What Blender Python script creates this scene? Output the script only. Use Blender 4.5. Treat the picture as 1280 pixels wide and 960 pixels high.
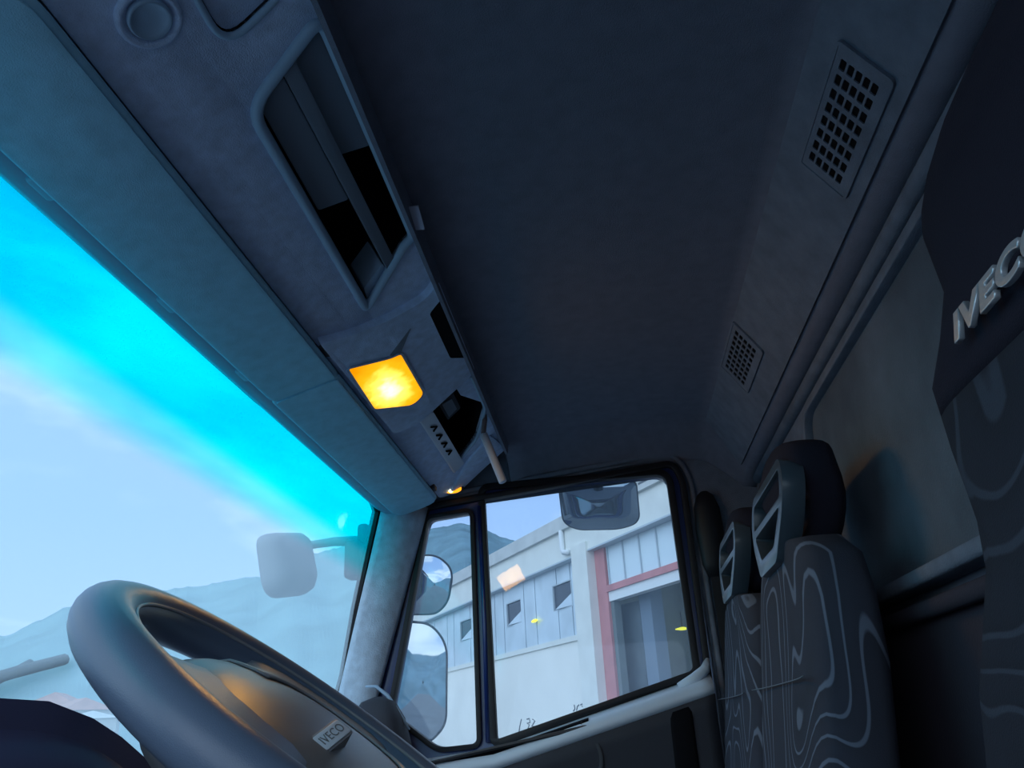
import bpy, bmesh, math, random
from math import sin, cos, pi, radians, sqrt, atan2, hypot
from mathutils import Vector as V, Matrix, noise

for o in list(bpy.data.objects): bpy.data.objects.remove(o)
S = bpy.context.scene
COL = S.collection
random.seed(4)

# ------------------------------------------------------------------ camera
F_PX = 1000.0
CAM = V((-.92, 0, 1.0))
_p, _a, _r = radians(23.5), radians(6), radians(3.03)
FW = V((cos(_a)*cos(_p), sin(_a)*cos(_p), sin(_p)))
_rt = V((sin(_a), -cos(_a), 0)); _up = _rt.cross(FW)
RT = _rt*cos(_r) - _up*sin(_r); UP = _up*cos(_r) + _rt*sin(_r)
cd = bpy.data.cameras.new('camera'); cam = bpy.data.objects.new('camera', cd); COL.objects.link(cam)
cd.sensor_width = 36; cd.lens = 36*F_PX/1280; cd.clip_start = .02; cd.clip_end = 9000
M = Matrix((RT, UP, -FW)).transposed().to_4x4(); M.translation = CAM
cam.matrix_world = M
S.camera = cam

# ------------------------------------------------------------------ sky, sun, exposure
S.view_settings.view_transform = 'Standard'
S.view_settings.look = 'None'
S.view_settings.gamma = 1
S.view_settings.use_curve_mapping = False
S.view_settings.exposure = 0.0
W = bpy.data.worlds.new('dusk_sky'); S.world = W; W.use_nodes = True
nt = W.node_tree; nt.nodes.clear()
def nd(nt, t, **k):
    n = nt.nodes.new(t)
    for a, b in k.items(): setattr(n, a, b)
    return n
def ramp(nt, stops, interp='LINEAR'):
    n = nt.nodes.new('ShaderNodeValToRGB'); n.color_ramp.interpolation = interp
    e = n.color_ramp.elements
    while len(e) > 1: e.remove(e[-1])
    e[0].position = stops[0][0]; e[0].color = stops[0][1]
    for p, c in stops[1:]:
        x = e.new(p); x.color = c
    return n
def c4(r, g, b): return (r, g, b, 1)
tc = nd(nt, 'ShaderNodeTexCoord'); sep = nd(nt, 'ShaderNodeSeparateXYZ')
nt.links.new(tc.outputs['Generated'], sep.inputs[0])
grad = ramp(nt, [(0, c4(.28, .34, .42)), (.5, c4(.50, .66, .88)), (.62, c4(.33, .53, .88)), (1, c4(.20, .38, .74))])
mz = nd(nt, 'ShaderNodeMath', operation='MULTIPLY_ADD'); mz.inputs[1].default_value = .5; mz.inputs[2].default_value = .5
nt.links.new(sep.outputs[2], mz.inputs[0]); nt.links.new(mz.outputs[0], grad.inputs[0])
mp = nd(nt, 'ShaderNodeMapping'); mp.inputs['Scale'].default_value = (1.6, 1.6, 4.5); mp.inputs['Location'].default_value = (.35, .1, .2)
nt.links.new(tc.outputs['Generated'], mp.inputs[0])
nz = nd(nt, 'ShaderNodeTexNoise'); nz.inputs['Scale'].default_value = 1.5; nz.inputs['Detail'].default_value = 5; nz.inputs['Roughness'].default_value = .5
nz.inputs['Distortion'].default_value = .4
nt.links.new(mp.outputs[0], nz.inputs['Vector'])
cr = ramp(nt, [(.44, c4(0, 0, 0)), (.60, c4(1, 1, 1))])
nt.links.new(nz.outputs[0], cr.inputs[0])
mx = nd(nt, 'ShaderNodeMixRGB'); mx.inputs[2].default_value = c4(.80, .96, 1.06)
mf = nd(nt, 'ShaderNodeMath', operation='MULTIPLY'); mf.inputs[1].default_value = .85
nt.links.new(cr.outputs[0], mf.inputs[0]); nt.links.new(mf.outputs[0], mx.inputs[0])
nt.links.new(grad.outputs[0], mx.inputs[1])
bg = nd(nt, 'ShaderNodeBackground'); bg.inputs[1].default_value = 1.35
nt.links.new(mx.outputs[0], bg.inputs[0])
wo = nd(nt, 'ShaderNodeOutputWorld'); nt.links.new(bg.outputs[0], wo.inputs[0])
# the western afterglow: a very broad soft light from ahead and to the left
sl = bpy.data.lights.new('western_afterglow', 'SUN'); sl.energy = 1.2; sl.angle = radians(70); sl.color = (.80, .92, 1.0)
so = bpy.data.objects.new('western_afterglow', sl); COL.objects.link(so)
so.rotation_euler = V((.70, -.62, -.42)).to_track_quat('-Z', 'Y').to_euler()

# ------------------------------------------------------------------ helpers: where a sight line meets a real plane
def ray(x, y): return FW + RT*((x-640)/F_PX) - UP*((y-480)/F_PX)
def on_plane(x, y, p, n):
    d = ray(x, y); n = V(n); return CAM + d*((V(p)-CAM).dot(n)/d.dot(n))
def on_x(x, y, v): return on_plane(x, y, (v, 0, 0), (1, 0, 0))
def on_y(x, y, v): return on_plane(x, y, (0, v, 0), (0, 1, 0))
def on_z(x, y, v): return on_plane(x, y, (0, 0, v), (0, 0, 1))

# ------------------------------------------------------------------ materials
def mat(name, col, rough=.7, metal=0, bump=0, bscale=300, var=0, vscale=8, spec=.5, em=None, emc=None, alpha=None):
    m = bpy.data.materials.new(name); m.use_nodes = True; t = m.node_tree
    b = t.nodes['Principled BSDF']
    b.inputs['Base Color'].default_value = c4(*col); b.inputs['Roughness'].default_value = rough; b.inputs['Metallic'].default_value = metal
    b.inputs['Specular IOR Level'].default_value = spec
    c = nd(t, 'ShaderNodeTexCoord')
    if var:
        n = nd(t, 'ShaderNodeTexNoise'); n.inputs['Scale'].default_value = vscale; n.inputs['Detail'].default_value = 6
        t.links.new(c.outputs['Object'], n.inputs['Vector'])
        r = ramp(t, [(.3, c4(*[x*(1-var) for x in col])), (.7, c4(*[min(1, x*(1+var)) for x in col]))])
        t.links.new(n.outputs[0], r.inputs[0]); t.links.new(r.outputs[0], b.inputs['Base Color'])
    if bump:
        n = nd(t, 'ShaderNodeTexNoise'); n.inputs['Scale'].default_value = bscale; n.inputs['Detail'].default_value = 3
        t.links.new(c.outputs['Object'], n.inputs['Vector'])
        u = nd(t, 'ShaderNodeBump'); u.inputs['Strength'].default_value = bump; u.inputs['Distance'].default_value = .002
        t.links.new(n.outputs[0], u.inputs['Height']); t.links.new(u.outputs[0], b.inputs['Normal'])
    if em:
        b.inputs['Emission Color'].default_value = c4(*(emc or col)); b.inputs['Emission Strength'].default_value = em
    return m
MT = {}
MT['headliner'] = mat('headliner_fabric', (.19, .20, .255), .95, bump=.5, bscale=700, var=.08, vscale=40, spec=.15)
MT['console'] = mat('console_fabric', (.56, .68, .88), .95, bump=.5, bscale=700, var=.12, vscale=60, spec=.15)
MT['rear'] = mat('rear_lining', (.175, .205, .26), .95, bump=.6, bscale=500, var=.15, vscale=30, spec=.15)
MT['rear_dark'] = mat('rear_lining_dark', (.05, .045, .06), .9, bump=.4, spec=.2)
MT['rear_panel'] = mat('rear_window_blind', (.13, .155, .19), .85, bump=.7, bscale=400, var=.3, vscale=7, spec=.2)
MT['plastic'] = mat('grey_plastic', (.34, .48, .62), .55, bump=.15, bscale=900, var=.06)
MT['plastic_dk'] = mat('dark_plastic', (.035, .037, .045), .5, bump=.15, bscale=900)
MT['lid'] = mat('lid_plastic', (.17, .21, .26), .7, bump=.2, bscale=900)
MT['black'] = mat('black_rubber', (.008, .008, .011), .55)
MT['void'] = mat('black_lining', (.006, .006, .008), .9, spec=.1)
MT['navy'] = mat('navy_paint', (.012, .03, .14), .28, spec=.6)
MT['visor'] = mat('visor_vinyl', (.34, .64, .80), .75, bump=.35, bscale=800, var=.08, vscale=50)
MT['pillar'] = mat('pillar_trim', (.60, .74, .86), .8, bump=.6, bscale=350, var=.12, vscale=50)
MT['wheel'] = mat('wheel_rubber', (.12, .16, .235), .32, bump=.12, bscale=1200)
MT['hub'] = mat('hub_plastic', (.17, .17, .18), .33, bump=.1, bscale=1200)
MT['hub_lt'] = mat('hub_plate', (.27, .28, .30), .34, bump=.1, bscale=1200)
MT['silver'] = mat('silver_letters', (.55, .60, .64), .35, .6, bump=.2, bscale=300)
MT['badge'] = mat('badge_chrome', (.85, .88, .95), .3, .15)
MT['sill'] = mat('sill_plastic', (.62, .70, .80), .40, bump=.15, bscale=900)
MT['door_dark'] = mat('door_card', (.03, .033, .045), .75, bump=.3, bscale=600)
MT['hood'] = mat('hood_plastic', (.10, .10, .20), .7, bump=.2, bscale=900)
MT['rod'] = mat('pale_rod', (.55, .66, .80), .5)
MT['seat_plain'] = mat('seat_black_fabric', (.022, .02, .032), .95, bump=.5, bscale=900, spec=.15)
MT['rest_frame'] = mat('headrest_shell', (.055, .075, .095), .3)
MT['tag'] = mat('tag_paper', (.45, .48, .60), .8)
MT['mirror'] = mat('mirror_glass', (.80, .86, .90), .03, 1.0)
MT['housing'] = mat('mirror_housing', (.09, .11, .13), .5)
MT['housing_dk'] = mat('mirror_housing_dark', (.05, .06, .075), .5)
MT['wall_white'] = mat('render_white', (.93, .93, .86), .9, var=.05, vscale=.6)
MT['concrete'] = mat('concrete_fascia', (.62, .64, .62), .9, var=.12, vscale=1.2)
MT['concrete_lt'] = mat('concrete_column', (.84, .86, .80), .9, var=.06, vscale=1.5)
MT['metal_panel'] = mat('wall_panel_metal', (.68, .78, .84), .35, .1, var=.12, vscale=1.0)
MT['metal_seam'] = mat('panel_seam', (.52, .60, .65), .5)
MT['red'] = mat('red_steel', (.60, .24, .24), .7, var=.15, vscale=2)
MT['win_dark'] = mat('dark_window', (.035, .04, .06), .25)
MT['hall'] = mat('hall_wall', (.16, .19, .19), .9, var=.3, vscale=.5)
MT['hall_col'] = mat('hall_column', (.17, .23, .30), .8)
MT['asphalt'] = mat('asphalt', (.14, .145, .15), .9, var=.2, vscale=.5)
MT['pipe'] = mat('pipe_white', (.85, .88, .88), .5)
MT['terracotta'] = mat('terracotta_roof', (.62, .34, .28), .9, var=.15, vscale=.5)
MT['house'] = mat('house_render', (.70, .72, .70), .9, var=.08, vscale=.4)
MT['yellow_glow'] = mat('yellow_glow', (1, .9, .1), .5, em=1.1, emc=(.95, .95, .05))
MT['ink'] = mat('graffiti_ink', (.12, .14, .16), .9)

def fabric(nm='loop_pattern_fabric', k_=1.0, d_=1.0):                                   # charcoal seat cloth with wandering pale loops woven in
    m = mat(nm, (.05, .06, .075), .9, spec=.15); t = m.node_tree; b = t.nodes['Principled BSDF']
    c = nd(t, 'ShaderNodeTexCoord'); mpn = nd(t, 'ShaderNodeMapping'); mpn.inputs['Scale'].default_value = (7.5, 12, 4.6)
    n = nd(t, 'ShaderNodeTexNoise'); n.inputs['Scale'].default_value = 1.0; n.inputs['Detail'].default_value = 0; n.inputs['Distortion'].default_value = .35
    t.links.new(c.outputs['Object'], mpn.inputs[0]); t.links.new(mpn.outputs[0], n.inputs['Vector'])
    k = nd(t, 'ShaderNodeMath', operation='MULTIPLY'); k.inputs[1].default_value = 8.0; t.links.new(n.outputs[0], k.inputs[0])
    fr = nd(t, 'ShaderNodeMath', operation='FRACT'); t.links.new(k.outputs[0], fr.inputs[0])
    r = ramp(t, [(0, c4(.045*d_, .050*d_, .068*d_)), (.40, c4(.045*d_, .050*d_, .068*d_)), (.45, c4(.05*d_+.09*k_, .055*d_+.112*k_, .075*d_+.145*k_)), (.55, c4(.05*d_+.09*k_, .055*d_+.112*k_, .075*d_+.145*k_)), (.60, c4(.04*d_, .045*d_, .06*d_)), (1, c4(.045*d_, .050*d_, .068*d_))])
    t.links.new(fr.outputs[0], r.inputs[0]); t.links.new(r.outputs[0], b.inputs['Base Color'])
    w = nd(t, 'ShaderNodeTexNoise'); w.inputs['Scale'].default_value = 900; t.links.new(c.outputs['Object'], w.inputs['Vector'])
    u = nd(t, 'ShaderNodeBump'); u.inputs['Strength'].default_value = .5; u.inputs['Distance'].default_value = .001
    t.links.new(w.outputs[0], u.inputs['Height']); t.links.new(u.outputs[0], b.inputs['Normal'])
    return m
MT['fabric'] = fabric()

def glass(name, tint=(.97, 1, 1), veil=.0, veilc=(.8, .95, 1), band=None, refl=.06):
    m = bpy.data.materials.new(name); m.use_nodes = True; t = m.node_tree; t.nodes.clear()
    tr = nd(t, 'ShaderNodeBsdfTransparent'); tr.inputs[0].default_value = c4(*tint)
    gl = nd(t, 'ShaderNodeBsdfGlossy'); gl.inputs['Roughness'].default_value = .02
    tl = nd(t, 'ShaderNodeBsdfTranslucent'); tl.inputs[0].default_value = c4(*veilc)
    a = nd(t, 'ShaderNodeMixShader'); a.inputs[0].default_value = veil
    t.links.new(tr.outputs[0], a.inputs[1]); t.links.new(tl.outputs[0], a.inputs[2])
    b = nd(t, 'ShaderNodeMixShader'); b.inputs[0].default_value = refl
    t.links.new(a.outputs[0], b.inputs[1]); t.links.new(gl.outputs[0], b.inputs[2])
    o = nd(t, 'ShaderNodeOutputMaterial'); t.links.new(b.outputs[0], o.inputs[0])
    if band:                                     # the cyan shade band along the top edge of the windscreen
        c = nd(t, 'ShaderNodeTexCoord'); s = nd(t, 'ShaderNodeSeparateXYZ'); t.links.new(c.outputs['Object'], s.inputs[0])
        mr = nd(t, 'ShaderNodeMapRange'); mr.inputs[1].default_value = band[0]; mr.inputs[2].default_value = band[1]
        t.links.new(s.outputs[2], mr.inputs[0])
        r = ramp(t, [(0, c4(*tint)), (.38, c4(.45, 1, 1)), (.66, c4(.0, 1, 1)), (1, c4(.0, .98, 1))], 'EASE')
        t.links.new(mr.outputs[0], r.inputs[0]); t.links.new(r.outputs[0], tr.inputs[0])
        r2 = ramp(t, [(0, c4(*veilc)), (.38, c4(.35, .95, 1)), (.66, c4(.0, .85, .95)), (1, c4(.0, .8, .95))], 'EASE')
        t.links.new(mr.outputs[0], r2.inputs[0]); t.links.new(r2.outputs[0], tl.inputs[0])
    return m

# ------------------------------------------------------------------ mesh helpers
def mesh_obj(name, verts, faces, m, parent=None, smooth=False, bevel=0, seg=2, solid=0, soff=1, sub=0):
    me = bpy.data.meshes.new(name); me.from_pydata([tuple(v) for v in verts], [], faces)
    bm = bmesh.new(); bm.from_mesh(me)
    bmesh.ops.remove_doubles(bm, verts=bm.verts, dist=1e-6)
    if not solid: bmesh.ops.recalc_face_normals(bm, faces=bm.faces)
    bm.to_mesh(me); bm.free()
    me.materials.append(m)
    if smooth:
        for p in me.polygons: p.use_smooth = True
    o = bpy.data.objects.new(name, me); COL.objects.link(o)
    if parent: o.parent = parent; o.matrix_parent_inverse = parent.matrix_world.inverted()
    if solid:
        s = o.modifiers.new('s', 'SOLIDIFY'); s.thickness = solid; s.offset = soff
    if bevel:
        b = o.modifiers.new('b', 'BEVEL'); b.width = bevel; b.segments = seg; b.limit_method = 'ANGLE'; b.angle_limit = radians(35)
        for p in me.polygons: p.use_smooth = True
        b.harden_normals = False
    if sub:
        s = o.modifiers.new('u', 'SUBSURF'); s.levels = sub; s.render_levels = sub
    return o
def thing(name, label, cat, loc=(0, 0, 0), group=None, kind=None):
    o = bpy.data.objects.new(name, None); COL.objects.link(o); o.location = loc; o.empty_display_size = .05
    o.matrix_world = Matrix.Translation(V(loc))
    if label: o['label'] = label
    if cat: o['category'] = cat
    if group: o['group'] = group
    if kind: o['kind'] = kind
    return o
def tag(o, label=None, cat=None, group=None, kind=None):
    for k, v in (('label', label), ('category', cat), ('group', group), ('kind', kind)):
        if v: o[k] = v
    return o
def box(name, c, s, m, parent=None, bevel=0, rot=None):
    h = V(s)/2; vs = []
    for x in (-1, 1):
        for y in (-1, 1):
            for z in (-1, 1):
                v = V((x*h.x, y*h.y, z*h.z))
                if rot: v = rot @ v
                vs.append(v+V(c))
    fs = [(0, 1, 3, 2), (4, 6, 7, 5), (0, 4, 5, 1), (2, 3, 7, 6), (0, 2, 6, 4), (1, 5, 7, 3)]
    return mesh_obj(name, vs, fs, m, parent, bevel=bevel)
def round_poly(pts, r, n=6):                      # rounds the corners of a 2-D polygon
    out = []; N = len(pts)
    rs = r if isinstance(r, (list, tuple)) else [r]*N
    for i in range(N):
        p = V(pts[i][:2]); a = V(pts[i-1][:2])-p; b = V(pts[(i+1) % N][:2])-p; rr = rs[i]
        if rr <= 0: out.append(tuple(p)); continue
        la, lb = a.length, b.length; a.normalize(); b.normalize()
        d = min(rr, la*.48, lb*.48); p0 = p+a*d; p1 = p+b*d
        for k in range(n+1):
            t = k/n; q = p0*(1-t)**2+p*2*t*(1-t)+p1*t*t; out.append(tuple(q))
    return out
def offset_poly(pts, d):                          # grows (d>0) a polygon outwards
    N = len(pts); ar = sum(pts[i-1][0]*pts[i][1]-pts[i][0]*pts[i-1][1] for i in range(N)); sg = 1 if ar > 0 else -1
    out = []
    for i in range(N):
        p = V(pts[i]); a = (p-V(pts[i-1])); b = (V(pts[(i+1) % N])-p)
        if a.length < 1e-9 or b.length < 1e-9: a = b = (V(pts[(i+1) % N])-V(pts[i-1]))
        a.normalize(); b.normalize()
        na = V((a.y, -a.x))*sg; nb = V((b.y, -b.x))*sg; m = na+nb
        if m.length < 1e-6: m = na
        m.normalize(); k = max(.4, m.dot(na)); out.append(tuple(p+m*(d/k)))
    return out
def plate(name, outer, holes, frame, t0, t1, m, parent=None, bevel=0, smooth=False):
    """flat plate with holes; frame = (origin, e1, e2, n); thickness from t0 to t1 along n"""
    cu = bpy.data.curves.new(name, 'CURVE'); cu.dimensions = '2D'; cu.fill_mode = 'BOTH'
    for poly in [outer]+list(holes):
        s = cu.splines.new('POLY'); s.points.add(len(poly)-1); s.use_cyclic_u = True
        for i, p in enumerate(poly): s.points[i].co = (p[0], p[1], 0, 1)
    co = bpy.data.objects.new(name, cu); COL.objects.link(co)
    dg = bpy.context.evaluated_depsgraph_get(); dg.update()
    me = bpy.data.meshes.new_from_object(co.evaluated_get(dg))
    bpy.data.objects.remove(co); bpy.data.curves.remove(cu)
    bm = bmesh.new(); bm.from_mesh(me); bpy.data.meshes.remove(me)
    bmesh.ops.remove_doubles(bm, verts=bm.verts, dist=1e-6)
    O, e1, e2, n = [V(q) for q in frame]
    fl = [f for f in bm.faces]
    vs = [v.co.copy() for v in bm.verts]; bm.verts.index_update()
    A = [O+e1*v.x+e2*v.y+n*t0 for v in vs]; B = [O+e1*v.x+e2*v.y+n*t1 for v in vs]
    k = len(vs); faces = [tuple(v.index for v in f.verts) for f in fl]
    cap = [tuple(reversed(f)) for f in faces]+[tuple(i+k for i in f) for f in faces]
    sides = []
    for e in bm.edges:
        if len(e.link_faces) == 1:
            a, b = e.verts[0].index, e.verts[1].index; sides.append((a, b, b+k, a+k))
    bm.free()
    return mesh_obj(name, A+B, cap+sides, m, parent, bevel=bevel, smooth=smooth)
def tube(name, pts, r, m, parent=None, n=10, closed=False, smooth=True):
    pts = [V(p) for p in pts]; N = len(pts); rs = r if isinstance(r, (list, tuple)) else [r]*N
    vs = []; fs = []; up = None
    for i, p in enumerate(pts):
        if closed: d = pts[(i+1) % N]-pts[i-1]
        else: d = pts[min(i+1, N-1)]-pts[max(i-1, 0)]
        d.normalize()
        if up is None: up = d.orthogonal().normalized()
        up = (up-d*up.dot(d)).normalized(); w = d.cross(up)
        for k in range(n):
            a = 2*pi*k/n; vs.append(p+(up*cos(a)+w*sin(a))*rs[i])
    for i in range(N if closed else N-1):
        j = (i+1) % N
        for k in range(n): fs.append((i*n+k, i*n+(k+1) % n, j*n+(k+1) % n, j*n+k))
    if not closed: fs += [tuple(range(n-1, -1, -1)), tuple((N-1)*n+k for k in range(n))]
    return mesh_obj(name, vs, fs, m, parent, smooth=smooth)
def loft(name, rings, m, parent=None, smooth=True, close=True, sub=0):
    n = len(rings[0]); vs = [v for r in rings for v in r]; fs = []
    for i in range(len(rings)-1):
        for k in range(n): fs.append((i*n+k, i*n+(k+1) % n, (i+1)*n+(k+1) % n, (i+1)*n+k))
    if close: fs += [tuple(range(n-1, -1, -1)), tuple((len(rings)-1)*n+k for k in range(n))]
    return mesh_obj(name, vs, fs, m, parent, smooth=smooth, sub=sub)
def grid(name, rows, m, parent=None, solid=.01, soff=1, smooth=True):
    n = len(rows[0]); vs = [v for r in rows for v in r]
    fs = [(i*n+k, i*n+k+1, (i+1)*n+k+1, (i+1)*n+k) for i in range(len(rows)-1) for k in range(n-1)]
    return mesh_obj(name, vs, fs, m, parent, smooth=smooth, solid=solid, soff=soff)
def frame_x(x): return ((x, 0, 0), (0, 1, 0), (0, 0, 1), (1, 0, 0))         # plates in the y-z plane
def frame_y(y): return ((0, y, 0), (1, 0, 0), (0, 0, 1), (0, 1, 0))
def yz(px, py, x): p = on_x(px, py, x); return (p.y, p.z)

# =================================================================== SETTING
XR, XL = .98, -1.02
YB = -.37
# ceiling: headliner profile from console edge, across the roof, down the slanted rear header
prof = [(.212, 1.622), (.17, 1.642), (.10, 1.652), (0, 1.656), (-.12, 1.656), (-.240, 1.654), (-.262, 1.648), (-.335, 1.536), (-.342, 1.528), (-.375, 1.522)]
rows = []
xs = [XL+i*(.84-XL)/24 for i in range(25)]+[.87, .90, .93, .955, .975, .985]
for (y, z) in prof:
    r = []
    for x in xs:
        d = max(0, x-.84)/.145
        zz = z-.075*d**2.2 if z > 1.56 else z-.02*d**2
        r.append((x, y, zz))
    rows.append(r)
o = grid('ceiling', rows, MT['headliner'], solid=.02, soff=-1); tag(o, kind='structure')
# roof skin outside, closing the shell
o = box('roof_panel', (-.02, .08, 1.79), (2.12, .98, .03), MT['navy']); tag(o, kind='structure'); o.name = 'trim_1'
# slanted rear header band is lighter than the roof: a facing strip laid on it
SL_O = V((0, -.262, 1.648)); SL_D = V((0, -.073, -.112)).normalized(); SL_N = V((0, SL_D.z, -SL_D.y)).normalized()
if SL_N.z > 0: SL_N = -SL_N
SLF = (SL_O, V((1, 0, 0)), SL_D, SL_N)            # local frame on the slanted header, normal into the cab
o = plate('trim_2', round_poly([(XL, .004), (.86, .004), (.90, .128), (XL, .128)], .006), [], SLF, .0005, .005, MT['rear']); tag(o, kind='structure')

# rear wall with its upper roll, blinded window and ledge
rw = thing('wall_rear', None, None, (0, YB, .25), kind='structure')
mesh_obj('lining', [(XL, YB, .2), (XR, YB, .2), (XR, YB, 1.56), (XL, YB, 1.56)], [(0, 1, 2, 3)], MT['rear'], rw, solid=.02, soff=1)
tube('roll', [(XL, YB+.004, 1.512), (.93, YB+.004, 1.512)], .012, MT['rear'], rw)
P = lambda x, y: (lambda p: (p.x, p.z))(on_y(x, y, YB+.012))
wo_ = [P(1162, 336), P(1004, 528), P(1008, 620), P(1060, 735), P(1182, 698)]
x0, z0 = P(1004, 528); x1, z1 = P(1182, 700)
win = round_poly([(-.62, z1), (x0-.02, z1), (x0-.02, 1.462), (-.62, 1.462)], .05)
plate('window_frame', offset_poly(win, .014), [win], frame_y(YB+.012), -.012, .008, MT['rear'], rw, bevel=.004)
plate('window_blind', win, [], frame_y(YB+.012), -.010, -.006, MT['rear_panel'], rw)
box('ledge', (-.02, YB+.018, 1.135), (1.96, .036, .018), MT['rear'], rw, bevel=.005)
box('lower_panel', (-.02, YB+.010, .68), (1.96, .02, .86), MT['rear_dark'], rw)
tube('ledge_roll', [(XL, YB+.03, 1.10), (XR, YB+.03, 1.10)], .010, MT['rear_dark'], rw)

# floor, left wall (only its edges matter; the driver's door beside the camera stands open)
o = box('floor', (-.02, .2, .17), (2.04, 1.2, .06), MT['plastic_dk']); tag(o, kind='structure')
lw = [( -.39, .2), (.80, .2), (.80, .45), (.72, 1.0), (.56, 1.55), (.50, 1.76), (-.39, 1.76)]
lh = round_poly([(-.28, .34), (.60, .34), (.62, .95), (.48, 1.55), (-.28, 1.55)], .06)
o = plate('wall_left', lw, [lh], frame_x(XL), -.05, 0, MT['rear']); tag(o, kind='structure')

# right side: lining behind the door, lining above the door, all one wall
GL = lambda px, py: on_plane(px, py, (0, .52, 1.5), (0, 1, .263))
def gy(z): return .52+.263*(1.5-z)
wr = thing('wall_right', None, None, (XR, 0, .2), kind='structure')
door_out = [yz(540, 628, XR), yz(838, 572, XR), yz(857, 600, XR), yz(893, 838, XR), (-.20, .30), (.62, .30), yz(462, 872, XR)]
hole = round_poly(door_out, [.01, .05, .03, .03, .03, .03, .01])
side = [(-.39, .2), (.66, .2), (.66, 1.0), (.46, 1.56), (.43, 1.78), (-.39, 1.78)]
plate('lining', side, [hole], frame_x(XR), 0, .06, MT['rear'], wr)
tube('edge_piping', [V((XR-.004, p[0], p[1])) for p in offset_poly(hole, .012)], .007, MT['rear'], wr, closed=True)
# recessed coat grip above the door
g = [(.115, 1.628), (-.078, 1.616), (-.078, 1.604), (.115, 1.616)]
plate('grip_recess', round_poly([yz(688, 557, .955), yz(780, 548, .955), yz(780, 556, .955), yz(688, 566, .955)], .005), [], frame_x(.957), -.004, .03, MT['rear_dark'], wr)

# windscreen: opening in a rubber seal, glass, black printed edge
ws = thing('window_1', None, None, (0, .55, 1.2), kind='structure')
e2 = V((0, -.263, 1)).normalized(); WSF = (V((0, .52, 1.5)), V((1, 0, 0)), e2, V((0, 1, .263)).normalized())
def wl(px, py): p = GL(px, py); return (p.x, (p-WSF[0]).dot(e2))
wpts = [(-.95, -.66), (.955, -.66), wl(430, 845), wl(445, 760), wl(462, 680), wl(471, 640), wl(466, 625), wl(440, 597), wl(400, 562), (.2, -.001), (-.1, 0), (-.9, 0)]
seal_o = [(-1.02, -.70), (1.0, -.70), (.99, -.3), (.915, .03), (-1.02, .03)]
plate('rubber_seal', seal_o, [wpts], WSF, -.004, .012, MT['black'], ws)
G1 = glass('windscreen_glass', (.94, .99, 1.0), veil=.24, veilc=(.75, .92, 1), band=(1.335, 1.46), refl=.003)
plate('glass', [(-1.0, -.69), (.985, -.69), (.975, -.3), (.91, .028), (-1.0, .028)], [], WSF, .004, .0045, G1, ws)

# A pillar beside the windscreen
ap = thing('trim_3', None, None, (.95, .6, .6), kind='structure')
rows = []
for k in range(13):
    t = k/12
    a = GL(475+(422-475)*t, 632+(875-632)*t)-V((0, .004, 0)); b = on_x(531+(468-531)*t, 634+(872-634)*t, XR-.012)
    r = []
    for j in range(9):
        s = j/8; p = a.lerp(b, s); bul = sin(pi*s)*.012; r.append(p+V((-bul, -bul, 0)))
    rows.append(r)
last = rows[-1]; prev = rows[-2]
for k in range(1, 10): rows.append([last[j]+(last[j]-prev[j])*k for j in range(9)])
grid('pillar_cover', rows, MT['pillar'], ap, solid=.012, soff=-1)
c = on_x(493, 648, .955)
b_ = loft('screw_cap', [[c+V((-.0-.004*h, cos(a)*r, sin(a)*r)) for a in [2*pi*i/12 for i in range(12)]] for h, r in ((-1, .008), (1, .008), (1.6, .006), (1.7, .003))], MT['plastic'], ap)

# header strip over the windscreen
hs = thing('trim_4', None, None, (0, .5, 1.5), kind='structure')
rows = []
for (y, z) in ((.524, 1.504), (.513, 1.497), (.500, 1.498), (.493, 1.506), (.49, 1.53), (.40, 1.60)):
    rows.append([(x, y, z) for x in (-1.02, -.5, 0, .4, .7, .80)]+[(.86, y-.004, z-.004), (.90, y-.02, z-.008)])
grid('header_strip', rows, MT['plastic'], hs, solid=.006, soff=1)
p = on_plane(80, 226, (0, .497, 1.497), (0, 0, 1)); q = on_plane(208, 376, (0, .497, 1.497), (0, 0, 1)); w = on_plane(300, 465, (0, .497, 1.497), (0, 0, 1))
for c in (p, q, w): box('clip', (c.x, .494, 1.494), (.034, .012, .012), MT['plastic'], hs, bevel=.003)
mesh_obj('front_roof_skin', [(-1.06, .535, 1.515), (1.04, .535, 1.515), (1.04, .47, 1.80), (-1.06, .47, 1.80)], [(0, 1, 2, 3)], MT['navy'], hs, solid=.01)

# =================================================================== PASSENGER DOOR
dr = thing('door_1', None, None, (XR, .15, .3), kind='structure')
hq = round_poly([yz(536, 650, XR), yz(588, 641, XR), yz(597, 929, XR), (yz(560, 934, XR)[0]+.02, yz(560, 934, XR)[1]), yz(491, 890, XR)], [.014, .014, .012, .02, .02])
hm = round_poly([yz(606, 614, XR), yz(832, 594, XR), yz(866, 838, XR), yz(622, 924, XR)], [.014, .03, .012, .006])
do = round_poly([yz(532, 633, XR), yz(842, 577, XR), yz(856, 600, XR), yz(888, 838, XR), (-.20, .31), (.61, .31), yz(466, 872, XR)], [.012, .03, .03, .02, .03, .03, .02])
Q = offset_poly(hq, .008); R_ = offset_poly(hm, .008)
plate('door_frame', offset_poly(do, -.002), [offset_poly(hq, .006), offset_poly(hm, .006)], frame_x(XR), -.004, .05, MT['navy'], dr, bevel=.004)
plate('outer_seal', do, [offset_poly(do, -.014)], frame_x(XR), -.018, .004, MT['black'], dr, bevel=.004)
plate('window_rubber', offset_poly(hm, .016), [hm], frame_x(XR), -.012, .012, MT['black'], dr, bevel=.003)
plate('quarter_rubber', offset_poly(hq, .0105), [hq], frame_x(XR), -.012, .012, MT['black'], dr, bevel=.003)
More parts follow.
